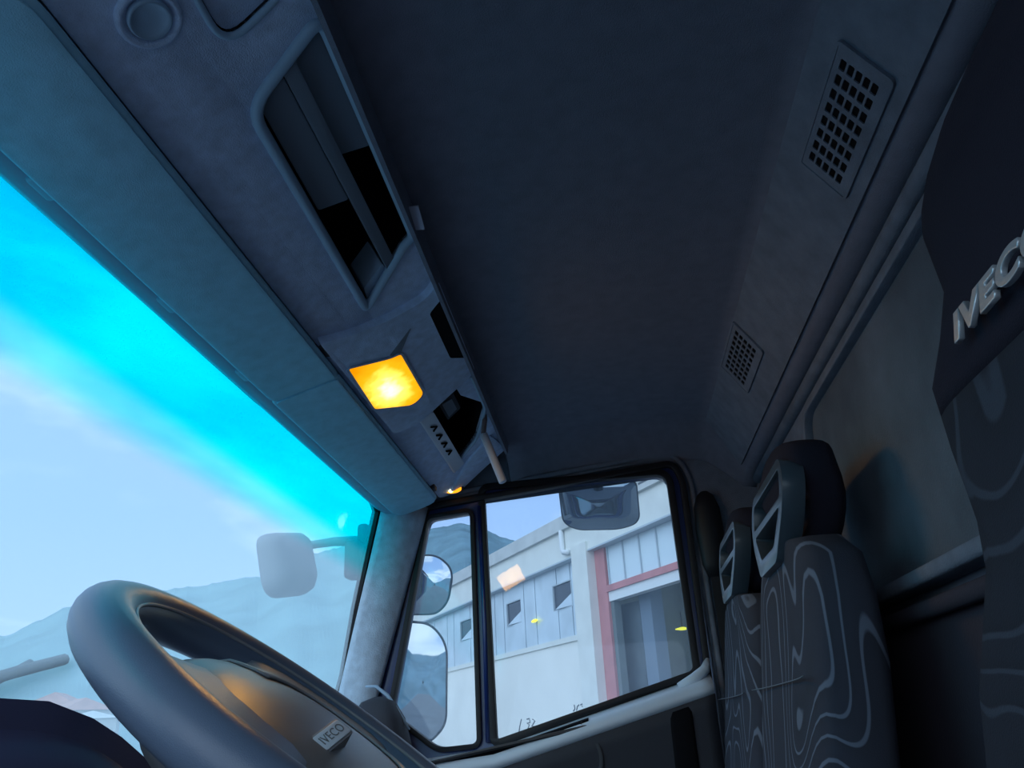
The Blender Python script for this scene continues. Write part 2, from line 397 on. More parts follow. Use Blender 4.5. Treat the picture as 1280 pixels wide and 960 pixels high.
tube('divider_edge', [V((XR-.008, *yz(600, 634, XR))), V((XR-.008, *yz(607, 780, XR))), V((XR-.008, *yz(611, 928, XR)))], .006, MT['navy'], dr)
G2 = glass('side_glass', (.93, .97, 1.0), veil=.10, veilc=(.7, .85, 1), refl=.022)
def gframe(t):                                      # the side glass leans in a little at the top
    nn = V((1, -.010, -.046)).normalized(); ey_ = V((.010, 1, 0)).normalized(); ez_ = nn.cross(ey_)*1.0
    return (V((t, .05, 1.27))-ey_*.05-ez_*1.27, ey_, ez_, nn)
plate('window_glass', offset_poly(hm, .006), [], gframe(XR+.022), 0, .0005, G2, dr)
plate('quarter_glass', offset_poly(hq, .006), [], gframe(XR+.024), 0, .0005, G2, dr)
# door card: sloping sill ledge, slots, dark lower panel with pocket
def sill(y):                                        # height of the sill along the door
    y0, zz0 = yz(622, 926, XR); y1, zz1 = yz(868, 840, XR)
    return (zz0+(zz1-zz0)*(y0-y)/(y0-y1) if y < y0 else zz0-(y-y0)*.10)-.015
ys = [.60-.80*i/32 for i in range(33)]
rows = []
for dx, dz in ((.004, -.002), (-.006, -.004), (-.03, -.010), (-.05, -.016), (-.058, -.026), (-.056, -.04)):
    rows.append([(XR+dx, y, sill(y)+dz) for y in ys])
grid('sill_ledge', rows, MT['sill'], dr, solid=.006, soff=-1)
rows = []
for dx, zz in ((-.052, None), (-.045, 1), (-.04, .70), (-.036, .34)):
    rows.append([(XR+dx, y, sill(y)-.038 if zz is None else (sill(y)-.07 if zz == 1 else zz)) for y in ys])
grid('door_card', rows, MT['door_dark'], dr, solid=.01, soff=-1)
def strip(name, ya, yb, da, db, m, lift=.001):
    n = 12; A = []; B = []
    for i in range(n+1):
        y = ya+(yb-ya)*i/n
        def zz(dx): return sill(y)-.004-(-dx-.006)/.044*.012+lift
        A.append((XR+da, y, zz(da))); B.append((XR+db, y, zz(db)))
    return grid(name, [A, B], m, dr, solid=.003, soff=0)
strip('vent_slot', yz(628, 930, .955)[0], yz(736, 900, .955)[0], -.033, -.050, MT['void'], .0075)
strip('screw_slot', .34, .30, -.030, -.048, MT['void'], .0075)
box('sill_joint', (XR-.03, .085, sill(.085)-.008), (.05, .002, .006), MT['black'], dr)
# pull pocket and ridges on the door card, just under the ledge
pk = round_poly([(.50, .93), (.07, 1.0), (.045, .93), (.09, .88), (.50, .80)], [.01, .01, .04, .04, .01])
plate('pull_pocket', offset_poly(pk, .008), [pk], frame_x(XR-.05), -.008, .006, MT['plastic_dk'], dr, bevel=.003)
plate('pocket_lining', pk, [], frame_x(XR-.05), -.001, .004, MT['void'], dr)
box('rear_ridge', (XR-.05, -.125, .80), (.02, .05, .50), MT['void'], dr, bevel=.008)
grip = tube('sill_rear_horn', [(XR-.03, -.13, sill(-.13)-.006), (XR-.03, -.165, sill(-.165)), (XR-.025, -.19, sill(-.19)+.012), (XR-.015, -.20, sill(-.2)+.03)], [.010, .013, .011, .006], MT['sill'], dr)

# belt guide on the pillar behind the door
bg_ = thing('seat_belt_guide', 'dark seat belt guide on the pillar behind the passenger door window', 'seat belt', (XR-.02, -.245, 1.36))
ring = []
for z, hy, hx in ((1.30, .018, .008), (1.33, .028, .014), (1.40, .032, .018), (1.46, .030, .018), (1.49, .02, .012), (1.50, .008, .006)):
    ring.append([V((XR-.016+hx*cos(a), -.245+hy*sin(a), z)) for a in [2*pi*i/16 for i in range(16)]])
loft('guide_cover', ring, MT['black'], bg_)
box('belt_webbing', (XR-.02, -.255, .82), (.004, .046, 1.0), MT['black'], bg_)
# small round button and slots at the rear corner of the headliner
cb = thing('coat_hook_button', 'small round button in the rear corner of the headliner above the headrests', 'button', on_z(895, 526, 1.60))
c = on_x(895, 526, .905)
loft('button', [[c+V((0, cos(a)*r, sin(a)*r))+V((-h, 0, 0)) for a in [2*pi*i/16 for i in range(16)]] for h, r in ((-.02, .016), (.004, .016), (.006, .013), (.003, .010), (.004, .004))], MT['rear'], cb)

# =================================================================== OVERHEAD CONSOLE
CO = V((0, .38, 1.53)); CDv = V((0, -.884, .468)).normalized(); CN = V((0, -.468, -.884)).normalized()
CF = (CO, V((1, 0, 0)), CDv, CN)
def cl(px, py, h=0):                                # local (x, s) on the console face
    p = on_plane(px, py, CO+CN*h, CN)-CO; return (p.x, p.dot(CDv))
oc = thing('overhead_console', 'grey fabric overhead storage console along the roof above the windscreen', 'storage console', (0, .3, 1.56))
SMAX = .196
trayh = round_poly([cl(312, 136), cl(392, 34), (-.02, .192), cl(527, 296), cl(456, 383)], [.03, .02, .005, .02, .012])
xa, sa = cl(312, 136); xb, sb = cl(456, 383)
trayh = round_poly([(xa, sa+.0), (-.40, .186), (-.035, .186), (-.028, .170), (xb+.006, sb)], [.028, .02, .01, .03, .012])
comph = round_poly([(.47, .062), (.80, .062), (.72, .14), (.60, .184), (.42, .184)], [.012, .01, .02, .02, .02])
liph = round_poly([(-.80, .10), (-.415, .095), (-.44, .175), (-.80, .18)], [.02, .03, .03, .02])
out = round_poly([(-1.0, -.006), (.935, -.006), (.955, .03), (.90, .12), (.86, SMAX), (-1.0, SMAX)], [.01, .02, .02, .02, .01, .01])
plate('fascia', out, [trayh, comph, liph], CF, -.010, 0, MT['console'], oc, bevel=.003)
plate('fascia_back', offset_poly(out, .004), [], CF, -.085, -.080, MT['void'], oc)
def wall_ring(name, poly, d, m):
    n = len(poly); A = [CO+CF[1]*p[0]+CDv*p[1]-CN*.001 for p in poly]; B = [a-CN*d for a in A]
    fs = [(i, (i+1) % n, (i+1) % n+n, i+n) for i in range(n)]+[tuple(range(n, 2*n))]
    return mesh_obj(name, A+B, fs, m, oc, smooth=False)
# storage tray: bezel, two lids, ridge, two dark bays
tube('tray_bezel', [CO+CF[1]*p[0]+CDv*p[1]+CN*.001 for p in trayh], .0065, MT['plastic'], oc, closed=True)
wall_ring('tray_well', trayh, .075, MT['void'])
lf = lambda *pts: [p for p in pts]
x_l, s_l = cl(404, 285, -.01); x_m = cl(440, 235, -.01)[0]
plate('front_lid', round_poly([(-.335, .096), (-.395, .13), (x_m+.01, .132), (-.162, .094)], [.01, .004, .004, .004]), [], CF, -.012, -.006, MT['lid'], oc, bevel=.002)
plate('rear_lid', round_poly([(-.395, .146), (-.40, .182), (-.215, .182), (-.225, .146)], .004), [], CF, -.012, -.006, MT['lid'], oc, bevel=.002)
plate('centre_ridge', round_poly([(-.375, .131), (-.385, .147), (-.0, .149), (.02, .134)], .004), [], CF, -.012, .002, MT['lid'], oc, bevel=.003)
plate('end_wall', round_poly([(.020, .094), (-.008, .132), (.014, .136), (.045, .090)], .003), [], CF, -.05, -.004, MT['plastic'], oc, bevel=.002)
# lid panel at the driver's end and round speaker-like cap
plate('side_lid', offset_poly(liph, -.004), [], CF, -.012, -.004, MT['console'], oc, bevel=.004)
tube('side_lid_bead', [CO+CF[1]*p[0]+CDv*p[1] for p in liph], .0035, MT['plastic'], oc, closed=True)
wall_ring('side_well', liph, .03, MT['void'])
# fairing that carries the lamp
fair = round_poly([(.062, .000), (.085, .045), (.100, .105), (.10, .165), (.075, .192), (.40, .192), (.44, .11), (.47, .055), (.45, .004)], [.004, .02, .03, .03, .006, .02, .03, .03, .01])
lens2 = [cl(435, 461, .014), cl(488, 448, .014), cl(501, 442, .014), cl(530, 492, .014), cl(516, 506, .014), cl(468, 511, .014)]
lens2r = round_poly(lens2, [.006, .02, .006, .03, .03, .006])
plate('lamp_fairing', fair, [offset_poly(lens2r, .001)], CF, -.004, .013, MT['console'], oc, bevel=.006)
fd = [cl(487, 445, .014), cl(514, 410, .014), cl(500, 444, .014)]
plate('finger_dent', round_poly(fd, .003), [], CF, .012, .0138, MT['lid'], oc)
bay = round_poly([cl(512, 370, .012), cl(540, 440, .012), cl(575, 432, .012), cl(548, 330, .012)], [.02, .02, .004, .004])
plate('rear_bay', round_poly([(.14, .160), (.30, .160), (.33, .186), (.12, .186)], .006), [], CF, .0125, .0142, MT['void'], oc)
# front passenger-side compartment
wall_ring('compartment_well', comph, .07, MT['void'])
tube('compartment_bezel', [CO+CF[1]*p[0]+CDv*p[1] for p in comph], .004, MT['plastic'], oc, closed=True)
plate('compartment_lip', round_poly([(.465, .056), (.82, .056), (.80, .088), (.47, .088)], .008), [], CF, -.012, .006, MT['sill'], oc, bevel=.003)
plate('compartment_back', round_poly([(.43, .150), (.50, .15), (.60, .19), (.42, .19)], .004), [], CF, -.04, -.008, MT['console'], oc, bevel=.003)
for k in range(4):
    a = .52+.05*k; pts = [CO+CF[1]*(a+.012*i)+CDv*(.073+(.006 if i % 2 else -.004))+CN*.009 for i in range(3)]
    tube('spring_clip', pts, .0022, MT['void'], oc, n=6)
plate('passenger_end', round_poly([(.80, .10), (.93, .02), (.955, .035), (.90, .12), (.86, .19), (.74, .17)], .01), [], CF, -.002, .006, MT['console'], oc, bevel=.003)
# edge return of the console up to the headliner
mesh_obj('rear_lip', [(-1.0, .212, 1.60), (.86, .212, 1.60), (.86, .206, 1.66), (-1.0, .206, 1.66)], [(0, 1, 2, 3)], MT['headliner'], oc, solid=.006)

# round cap
rc = thing('round_cap', 'round recessed cap in the console fabric near the top left corner', 'cap', CO+CF[1]*cl(186, 22)[0]+CDv*cl(186, 22)[1])
x_, s_ = cl(186, 22)
def disc(name, x, s, prof, m, parent, fr=CF, n=28):
    return loft(name, [[V(fr[0])+V(fr[1])*(x+cos(a)*r)+V(fr[2])*(s+sin(a)*r)+V(fr[3])*h for a in [2*pi*i/n for i in range(n)]] for r, h in prof], m, parent)
disc('rim', x_, s_, ((.028, -.002), (.027, .003), (.024, .005), (.021, .003), (.019, -.001), (.001, -.001)), MT['console'], rc)
disc('dish', x_, s_, ((.0185, -.001), (.018, .004), (.0165, .006), (.014, .003), (.008, .001), (.002, .001)), MT['plastic'], rc)

# dome lamp
dl = thing('dome_lamp', 'lit orange interior lamp with square lens in the overhead console', 'lamp', CO+CF[1]*.28+CDv*.05)
def lamp_mat():
    m = bpy.data.materials.new('amber_lens'); m.use_nodes = True; t = m.node_tree; t.nodes.clear()
    c = nd(t, 'ShaderNodeTexCoord'); mpn = nd(t, 'ShaderNodeMapping'); k = CO+CF[1]*.285+CDv*.045
    mpn.inputs['Location'].default_value = (-k.x, -k.y, -k.z)
    t.links.new(c.outputs['Object'], mpn.inputs[0])
    sc = nd(t, 'ShaderNodeVectorMath', operation='MULTIPLY'); sc.inputs[1].default_value = (.85, 1.7, 1.7); t.links.new(mpn.outputs[0], sc.inputs[0])
    ln = nd(t, 'ShaderNodeVectorMath', operation='LENGTH'); t.links.new(sc.outputs[0], ln.inputs[0])
    n = nd(t, 'ShaderNodeTexNoise'); n.inputs['Scale'].default_value = 45; t.links.new(c.outputs['Object'], n.inputs['Vector'])
    ad = nd(t, 'ShaderNodeMath', operation='MULTIPLY_ADD'); ad.inputs[1].default_value = .035; t.links.new(n.outputs[0], ad.inputs[0]); t.links.new(ln.outputs[1], ad.inputs[2])
    r = ramp(t, [(0.02, c4(5, 4.2, 2.0)), (.062, c4(2.8, 1.5, .22)), (.092, c4(1.5, .58, .01)), (.135, c4(1.05, .34, .0))])
    t.links.new(ad.outputs[0], r.inputs[0])
    e = nd(t, 'ShaderNodeEmission'); e.inputs[1].default_value = 1.0; t.links.new(r.outputs[0], e.inputs[0])
    o = nd(t, 'ShaderNodeOutputMaterial'); t.links.new(e.outputs[0], o.inputs[0]); return m
plate('lens', offset_poly(lens2r, -.001), [], CF, .004, .0155, lamp_mat(), dl, bevel=.003)
plate('lens_surround', offset_poly(lens2r, .0035), [offset_poly(lens2r, -.0005)], CF, .010, .0150, MT['plastic'], dl)
al = bpy.data.lights.new('lamp_bulb', 'AREA'); al.shape = 'RECTANGLE'; al.size = .19; al.size_y = .08; al.energy = .80; al.color = (1, .50, .12)
ao = bpy.data.objects.new('lamp_bulb', al); COL.objects.link(ao); ao.parent = dl; ao.matrix_parent_inverse = dl.matrix_world.inverted()
ao.matrix_world = Matrix.Translation(CO+CF[1]*.29+CDv*.045+CN*.020) @ CN.to_track_quat('-Z', 'Y').to_matrix().to_4x4()

# small amber courtesy lamp at the passenger end
ml = thing('courtesy_lamp', 'tiny glowing amber lamp at the passenger end of the console above the quarter window', 'lamp', on_x(566, 612, .93))
c = on_x(566, 613, .925)
amber = mat('amber_glow', (1, .4, .02), .4, em=1.6, emc=(1.0, .36, .01))
loft('lens', [[c+V((.02*sin(a)*r*0, cos(a)*r*.021, 0))+V((-h*.3, 0, -h+sin(a)*r*.006)) for a in [2*pi*i/16 for i in range(16)]] for r, h in ((1, -.006), (1, 0), (.8, .003), (.4, .005), (.05, .005))], amber, ml)
box('lamp_base', c+V((.012, 0, .010)), (.02, .05, .008), MT['plastic_dk'], ml, bevel=.002)
bulb = loft('bulb', [[c+V((-.004+cos(a)*r*.004, .004+sin(a)*r*.005, .001-h)) for a in [2*pi*i/8 for i in range(8)]] for r, h in ((1, 0), (1, .005), (.2, .008))], mat('bulb_glow', (1, .9, .6), .4, em=4, emc=(1, .85, .5)), ml)

# paper tag at the tray's rear edge, hanging strap and pale rod at the compartment
p = on_z(518, 274, 1.61)
tg = mesh_obj('paper_tag', [on_z(506, 260, 1.612), on_z(523, 258, 1.612), on_z(531, 287, 1.606), on_z(514, 288, 1.606)], [(0, 1, 2, 3)], MT['tag'], solid=.002)
tag(tg, 'small pale paper tag sticking out of the storage tray edge', 'tag')
hp = thing('hanging_rod', 'pale rod hanging from a brown strap at the passenger end of the console', 'rod', (.62, .2, 1.6))
a = on_x(604, 542, .66); b = on_x(629, 603, .66)
d = (b-a).normalized()
tube('rod', [a, a+d*.002, b-d*.002, b], [.007, .009, .009, .007], MT['rod'], hp, n=12)
st = [on_x(598, 488, .60), on_x(604, 505, .62), on_x(606, 525, .64), on_x(604, 545, .66)]
tube('strap', st, [.004, .005, .0055, .0055], mat('brown_strap', (.13, .085, .085), .7), hp)
# small handset left in the compartment
cbx = thing('clutter_box', 'dark boxy object lying in the passenger side console compartment', 'box', CO+CF[1]*.52+CDv*.12)
plate('body', round_poly([(.50, .105), (.60, .105), (.58, .14), (.50, .14)], .005), [], CF, -.04, -.02, MT['door_dark'], cbx, bevel=.003)
plate('face', round_poly([(.515, .11), (.585, .11), (.57, .132), (.515, .132)], .003), [], CF, -.02, -.018, MT['lid'], cbx)
# shade over the console end, tucked against the door head
# =================================================================== SUN VISORS
def visor(label, xa, xb, ra, rb):
    t = thing('sun_visor', label, 'sun visor', ((xa+xb)/2, .45, 1.5), group='sun visors above the windscreen')
    O = V((0, .484, 1.4925)); D = V((0, -.096, .030)).normalized(); Nn = V((0, -.030, -.096)).normalized()
    fr = (O, V((1, 0, 0)), D, Nn)
    L = .101
    poly = round_poly([(xa, 0), (xb, 0), (xb, L), (xa, L)], [ra, rb, rb, ra])
    plate('pad', poly, [], fr, 0, .014, MT['visor'], t, bevel=.005)
    tube('edge_piping', [O+V((1, 0, 0))*p[0]+D*p[1]+Nn*.007 for p in offset_poly(poly, .001)], .0045, MT['visor'], t, closed=True)
    for x in (xb-.06,): box('hinge', O+V((x, 0, 0))+D*(L+.006)-Nn*.004, (.03, .016, .012), MT['plastic_dk'], t, bevel=.003)
visor("driver's grey sun visor, the long one nearest the camera, folded up", -.555, .158, .035, .006)
visor('passenger grey sun visor folded up, beyond the seam under the lit lamp', .166, .90, .006, .035)
box('groove', (-.05, .383, 1.545), (1.9, .018, .012), MT['void'], oc)

# =================================================================== AIR VENTS on the slanted header
def vent(label, xs, ss, nx, ns):
    t = thing('air_vent', label, 'air vent', on_plane(xs[0][0], xs[0][1], SL_O, SL_N), group='air vents in the rear header')
    def L(px, py):
        p = on_plane(px, py, SL_O+SL_N*.008, SL_N)-SL_O; return V((p.x, p.dot(SL_D)))
    c = [L(*q) for q in xs]                          # four corners as seen: tl, tr, br, bl
    x0 = (c[0].x+c[1].x)/2; x1 = (c[2].x+c[3].x)/2; s0 = (c[0].y+c[3].y)/2; s1 = (c[1].y+c[2].y)/2
    poly = round_poly([(x0, s0), (x1, s0), (x1, s1), (x0, s1)], .004)
    holes = []; a0, a1, b0, b1 = x0+(x1-x0)*.06, x1-(x1-x0)*.06, s0+(s1-s0)*.10, s1-(s1-s0)*.14
    px, ps = (a1-a0)/nx, (b1-b0)/ns
    for i in range(nx):
        for j in range(ns):
            u = a0+px*i; w = b0+ps*j
            holes.append(round_poly([(u+px*.16, w+ps*.13), (u+px*.84, w+ps*.13), (u+px*.84, w+ps*.87), (u+px*.16, w+ps*.87)], min(px, ps)*.15, 2))
    plate('grille', poly, holes, SLF, .0062, .0078, MT['rear'], t)
    plate('duct', offset_poly(poly, -.002), [], SLF, .0052, .0058, MT['void'], t)
    rim = offset_poly(poly, .003)
    plate('rim', rim, [offset_poly(poly, -.001)], SLF, .003, .0088, MT['rear'], t, bevel=.0007)
    return c
vent('large slatted air vent in the slanted rear header nearest the camera', [(1050, 55), (1118, 105), (1052, 247), (1000, 200)], 0, 8, 5)
vent('smaller looking far air vent in the rear header above the passenger headrests', [(918, 405), (952, 440), (934, 490), (900, 457)], 0, 8, 5)

# =================================================================== SEATS
def sup(c, a, b, e, n=32):                           # superellipse ring in the x-y plane
    r = []
    for i in range(n):
        t = 2*pi*i/n; x = math.copysign(abs(cos(t))**e, cos(t)); y = math.copysign(abs(sin(t))**e, sin(t))
        r.append(V((c[0]+a*x, c[1]+b*y, c[2])))
    return r
def bolster(r, c, amt, hw):                          # hollow the front centre so side bolsters stand proud
    for v in r:
        if v.y > c[1]:
            u = abs(v.x-c[0])/hw; v.y -= amt*max(0, 1-u**3)
    return r
def seat_back(name, cx, zs, front, m, parent):
    rings = []
    for z, hw, hd, am in zs:
        c = (cx, front(z)-hd, z); rings.append(bolster(sup(c, hw, hd, .45), c, am, hw))
    return loft(name, rings, m, parent)
def cushion(cx, hw, parent, y0, y1, z):
    rings = [sup((cx, (y0+y1)/2, z-.14), hw*.96, (y1-y0)/2*.96, .35), sup((cx, (y0+y1)/2, z-.12), hw, (y1-y0)/2, .35), sup((cx, (y0+y1)/2, z-.03), hw, (y1-y0)/2, .35), sup((cx, (y0+y1)/2, z), hw*.93, (y1-y0)/2*.93, .35), sup((cx, (y0+y1)/2, z+.004), hw*.5, (y1-y0)/2*.5, .5)]
    loft('seat_cushion', rings, MT['fabric'], parent)
    box('seat_base', (cx, (y0+y1)/2, (z-.14+.20)/2), (hw*1.5, (y1-y0)*.7, z-.14-.20), MT['plastic_dk'], parent, bevel=.01)
def passenger_seat(cx, label, dzh, hwid=.205):
    t = thing('passenger_seat', label, 'seat', (cx, -.1, .2), group='double passenger bench seats')
    fr = lambda z: -.182-(z-.945)*.16
    zs = [(.60, hwid*.95, .05, .01), (.66, hwid, .055, .015), (.945, hwid, .052, .016), (1.05, hwid, .050, .014), (1.12, hwid*.97, .046, .01), (1.17, hwid*.86, .042, .006), (1.198, hwid*.68, .034, .002), (1.207, hwid*.40, .02, 0), (1.209, hwid*.1, .006, 0)]
    seat_back('backrest', cx, zs, fr, MT['fabric'], t)
    # seam across the backrest
    tube('seam', [(cx-hwid*.9+hwid*1.8*i/10, fr(1.04)-.010*(1-abs(i/5-1)**3)+.0002, 1.04) for i in range(11)], .0009, MT['housing'], t, n=6)
    cushion(cx, hwid, t, -.16, .22, .66)
    return t
def headrest(cx, z0, parent, hw=.130):
    h = parent
    fy = lambda z: -.222-(z-1.19)*.13
    # shell frame with two openings, tapering downwards, in front of the pad
    O = V((cx, fy(z0), z0)); e2_ = V((0, -.13, 1)).normalized(); n_ = V((0, 1, .13)).normalized()
    out_ = round_poly([(-.062, -.008), (.062, -.008), (hw-.014, .045), (hw, .085), (hw-.02, .118), (-hw+.02, .118), (-hw, .085), (-hw+.014, .045)], [.012, .012, .03, .03, .02, .02, .03, .03])
    low = round_poly([(-.048, .014), (.048, .014), (hw-.032, .056), (-hw+.032, .056)], [.01, .01, .012, .012])
    upp = round_poly([(-hw+.024, .067), (hw-.024, .067), (hw-.026, .104), (-hw+.026, .104)], [.012]*4)
    plate('shell', out_, [low, upp], (O, V((1, 0, 0)), e2_, n_), -.022, .006, MT['rest_frame'], h, bevel=.008)
    rings = []
    for z, a, b in ((-.002, .05, .018), (.004, .070, .026), (.03, .095, .030), (.07, .122, .034), (.11, .128, .040), (.125, .125, .039), (.138, .112, .034), (.147, .085, .024), (.151, .04, .01)):
        yb = fy(z0+z)-.024-b
        yb += .030*min(1, max(0, (z-.055)/.05))**1.5*(1 if z < .13 else .8)
        rings.append(sup((cx, yb, z0+z), a*hw/.135, b, .55))
    loft('pad', rings, MT['seat_plain'], h, sub=1)
    for s in (-1, 1): tube('post', [(cx+s*.035, fy(z0)-.03, z0-.05), (cx+s*.035, fy(z0)-.03, z0+.02)], .006, MT['plastic_dk'], h)
m1 = passenger_seat(.205, 'middle passenger seat with loop pattern fabric and headrest, nearer to the driver', 0)
hr1 = bpy.data.objects.new('headrest', None); COL.objects.link(hr1); hr1.parent = m1; hr1.location = V((0, 0, 0)); hr1.matrix_parent_inverse = Matrix()
hr1.location = V((0, -.14, 1.0)); bpy.context.view_layer.update()
headrest(.205, 1.19, hr1)
m2 = passenger_seat(.665, 'outer passenger seat with loop pattern fabric beside the door, farther headrest', 0)
hr2 = bpy.data.objects.new('headrest', None); COL.objects.link(hr2); hr2.parent = m2; hr2.location = V((0, -.14, 1.0)); bpy.context.view_layer.update()
headrest(.655, 1.215, hr2)

# driver's seat
ds = thing('driver_seat', "tall dark driver's seat with silver letters across its upper back", 'seat', (-.57, -.1, .2))
SP, SN = V((0, -.25, 1.34)), V((0, 1, .15))
dcx = -.572
edge = [(z, on) for z, on in ((1.352, .02), (1.350, .09))]
zsd = [(.60, .22, .06, .012), (.70, .235, .06, .016)]
for px, py in ((1180, 870), (1190, 720), (1180, 660), (1150, 570), (1132, 500), (1142, 440), (1150, 380), (1125, 310), (1122, 265), (1160, 195), (1200, 140)):
    p = on_plane(px, py, SP, SN); hw = p.x-dcx
    zsd.append((p.z, hw, .048 if p.z < 1.25 else .042, .014 if p.z < 1.2 else .006))
zsd = sorted(zsd)
zz = []
for z, hw, hd, am in zsd:
    if zz and z-zz[-1][0] < .008: continue
    zz.append((z, hw, hd, am))
zz = [q for q in zz if q[0] < 1.338]
# shoulder corners then a rounded crown
zz += [(1.345, .208, .040, .003), (1.358, .190, .036, .002), (1.368, .150, .028, 0), (1.373, .09, .016, 0), (1.375, .02, .006, 0)]
frd = lambda z: -.25-(z-1.34)*.15
def dense(zz, k=4):
    o = []
    for i in range(len(zz)-1):
        for j in range(k):
            t = j/k; o.append(tuple(zz[i][q]*(1-t)+zz[i+1][q]*t for q in range(4)))
    o.append(zz[-1]); return o
full = dense(zz); cut = min(range(len(full)), key=lambda i: abs(full[i][0]-1.185))
MT['fabric_faint'] = fabric('faint_loop_fabric', .22, .6)
seat_back('backrest', dcx, full[:cut+1], frd, MT['fabric_faint'], ds)
seat_back('headrest_section', dcx, full[cut:], frd, MT['seat_plain'], ds)
cushion(dcx, .235, ds, -.18, .22, .62)
fc = bpy.data.curves.new('lettering', 'FONT'); fc.body = 'IVECO'; fc.size = .0400; fc.extrude = .0012; fc.bevel_depth = .0007; fc.offset = .0013; fc.space_character = 1.12
fo = bpy.data.objects.new('lettering', fc); COL.objects.link(fo)
dg = bpy.context.evaluated_depsgraph_get(); dg.update(); fm = bpy.data.meshes.new_from_object(fo.evaluated_get(dg)); bpy.data.objects.remove(fo)
fm.materials.clear(); fm.materials.append(MT['silver'])
lo = bpy.data.objects.new('lettering', fm); COL.objects.link(lo)
P0 = on_plane(1199, 428, SP, SN); ex = V((-1, 0, 0)); ez = V((0, -.15, 1)).normalized(); ny = ex.cross(ez)
sh = Matrix((ex*1.0, ez, ny)).transposed().to_4x4(); sh.translation = P0+V((0, .0015, 0))
for v in fm.vertices: v.co.x = v.co.x*1.0+v.co.y*.10; v.co.y *= .62
lo.matrix_world = sh; lo.parent = ds; lo.matrix_parent_inverse = ds.matrix_world.inverted(); lo['label'] = 'silver block letters'

# =================================================================== STEERING WHEEL
sw = thing('steering_wheel', 'dark grey steering wheel tilted in front of the windscreen', 'steering wheel', (-.262, .236, .996))
wc = V((-.262, .236, .996)); tau, yaw = .943, -.063
wn = V((-sin(yaw)*cos(tau), -cos(yaw)*cos(tau), sin(tau))); w1 = V((cos(yaw), -sin(yaw), 0)); w2 = wn.cross(w1)
def wp(x, y, h): return wc+w1*x+w2*y+wn*h
RR = .190
def rim(name, a0, a1, n, m, rr=(.022, .021)):
    vs = []; fs = []; k = 20; full = abs(a1-a0-2*pi) < 1e-6
    for i in range(n+(0 if full else 1)):
        a = a0+(a1-a0)*i/n
        for j in range(k):
            b = 2*pi*j/k; dr_ = rr[0]*cos(b); h = rr[1]*sin(b)
            if cos(b) < 0: dr_ *= 1.0
            vs.append(wp(cos(a)*(RR+dr_), sin(a)*(RR+dr_), h))
    N = n if full else n
    tot = n if full else n+1
    for i in range(N):
        ii = (i+1) % tot
        for j in range(k): fs.append((i*k+j, i*k+(j+1) % k, ii*k+(j+1) % k, ii*k+j))
    return mesh_obj(name, vs, fs, m, sw, smooth=True)
rim('rim', 0, 2*pi, 96, MT['wheel'])
tube('rim_seam', [wp(cos(a)*(RR-.0165), sin(a)*(RR-.0165), .0140) for a in [2*pi*i/96 for i in range(96)]], .0016, MT['hub_lt'], sw, closed=True, n=6)
# hub pad
def hubr(a):
    c_, s_ = cos(a), sin(a); ax, ay = .135, (.118 if s_ > 0 else .115)
    return (abs(c_/ax)**2.6+abs(s_/ay)**2.6)**(-1/2.6)
rings = []
for f_, h in ((.90, -.05), (1.0, -.03), (1.0, -.008), (.97, .002), (.90, .008), (.70, .014), (.45, .018), (.2, .020), (.02, .0205)):
    rings.append([wp(hubr(a)*f_*cos(a), hubr(a)*f_*sin(a), h) for a in [2*pi*i/64 for i in range(64)]])
loft('hub_pad', rings, MT['hub'], sw)
def bridge(name, a, wr, wh, h0, m, th=.014, rin=.07):
    rr_ = []
    for k in range(9):
        t = k/8; r = rin+(RR-.012-rin)*t; w_ = wh+(wr-wh)*(2*abs(t-.35))**2*.6 if t > .35 else wh
        h = h0*(1-t)+(-.002)*t
        ring = []
        for i in range(16):
            b = 2*pi*i/16; x = math.copysign(abs(cos(b))**.6, cos(b))*w_; y = math.copysign(abs(sin(b))**.6, sin(b))*th
            ring.append(wp(cos(a)*r-sin(a)*x, sin(a)*r+cos(a)*x, h+y))
        rr_.append(ring)
    return loft(name, rr_, m, sw)
bridge('spoke', radians(20), .100, .075, .001, MT['hub_lt'], .012, .06)
bridge('spoke', radians(163), .085, .07, .001, MT['wheel'], .012, .06)
bridge('spoke', radians(-55), .04, .030, -.008, MT['hub'])
bridge('spoke', radians(-125), .04, .030, -.008, MT['hub'])
# pale curved plate over the passenger side of the hub
rows = []
for f_, h in ((1.03, -.02), (1.02, .000), (.93, .0085), (.72, .0150), (.60, .0172)):
    rows.append([wp(hubr(a)*f_*cos(a), hubr(a)*f_*sin(a), h) for a in [radians(-80+i*5) for i in range(33)]])
grid('hub_trim', rows, MT['hub_lt'], sw, solid=.002, soff=0)
# badge
bc = V((.052, .010)); 
bt = radians(26); b1 = w1*cos(bt)+wn*sin(bt); bn = wn*cos(bt)-w1*sin(bt)
bpos = on_plane(413, 922, wp(0, 0, .021), wn)
bfr = (bpos, b1, w2, bn)
plate('badge_mount', round_poly([(-.019, -.0085), (.019, -.0085), (.019, .0085), (-.019, .0085)], .003), [], bfr, -.012, .0018, MT['hub_lt'], sw, bevel=.0015)
plate('badge', round_poly([(-.017, -.0068), (.017, -.0068), (.017, .0068), (-.017, .0068)], .002), [], bfr, .0015, .0030, MT['badge'], sw, bevel=.0005)
fc = bpy.data.curves.new('badge_letters', 'FONT'); fc.body = 'IVECO'; fc.size = .0102; fc.extrude = .0003; fc.offset = -.0001; fc.align_x = 'CENTER'; fc.align_y = 'CENTER'
fo = bpy.data.objects.new('badge_letters', fc); COL.objects.link(fo)
dg = bpy.context.evaluated_depsgraph_get(); dg.update(); fm = bpy.data.meshes.new_from_object(fo.evaluated_get(dg)); bpy.data.objects.remove(fo)
fm.materials.clear(); fm.materials.append(MT['hub'])
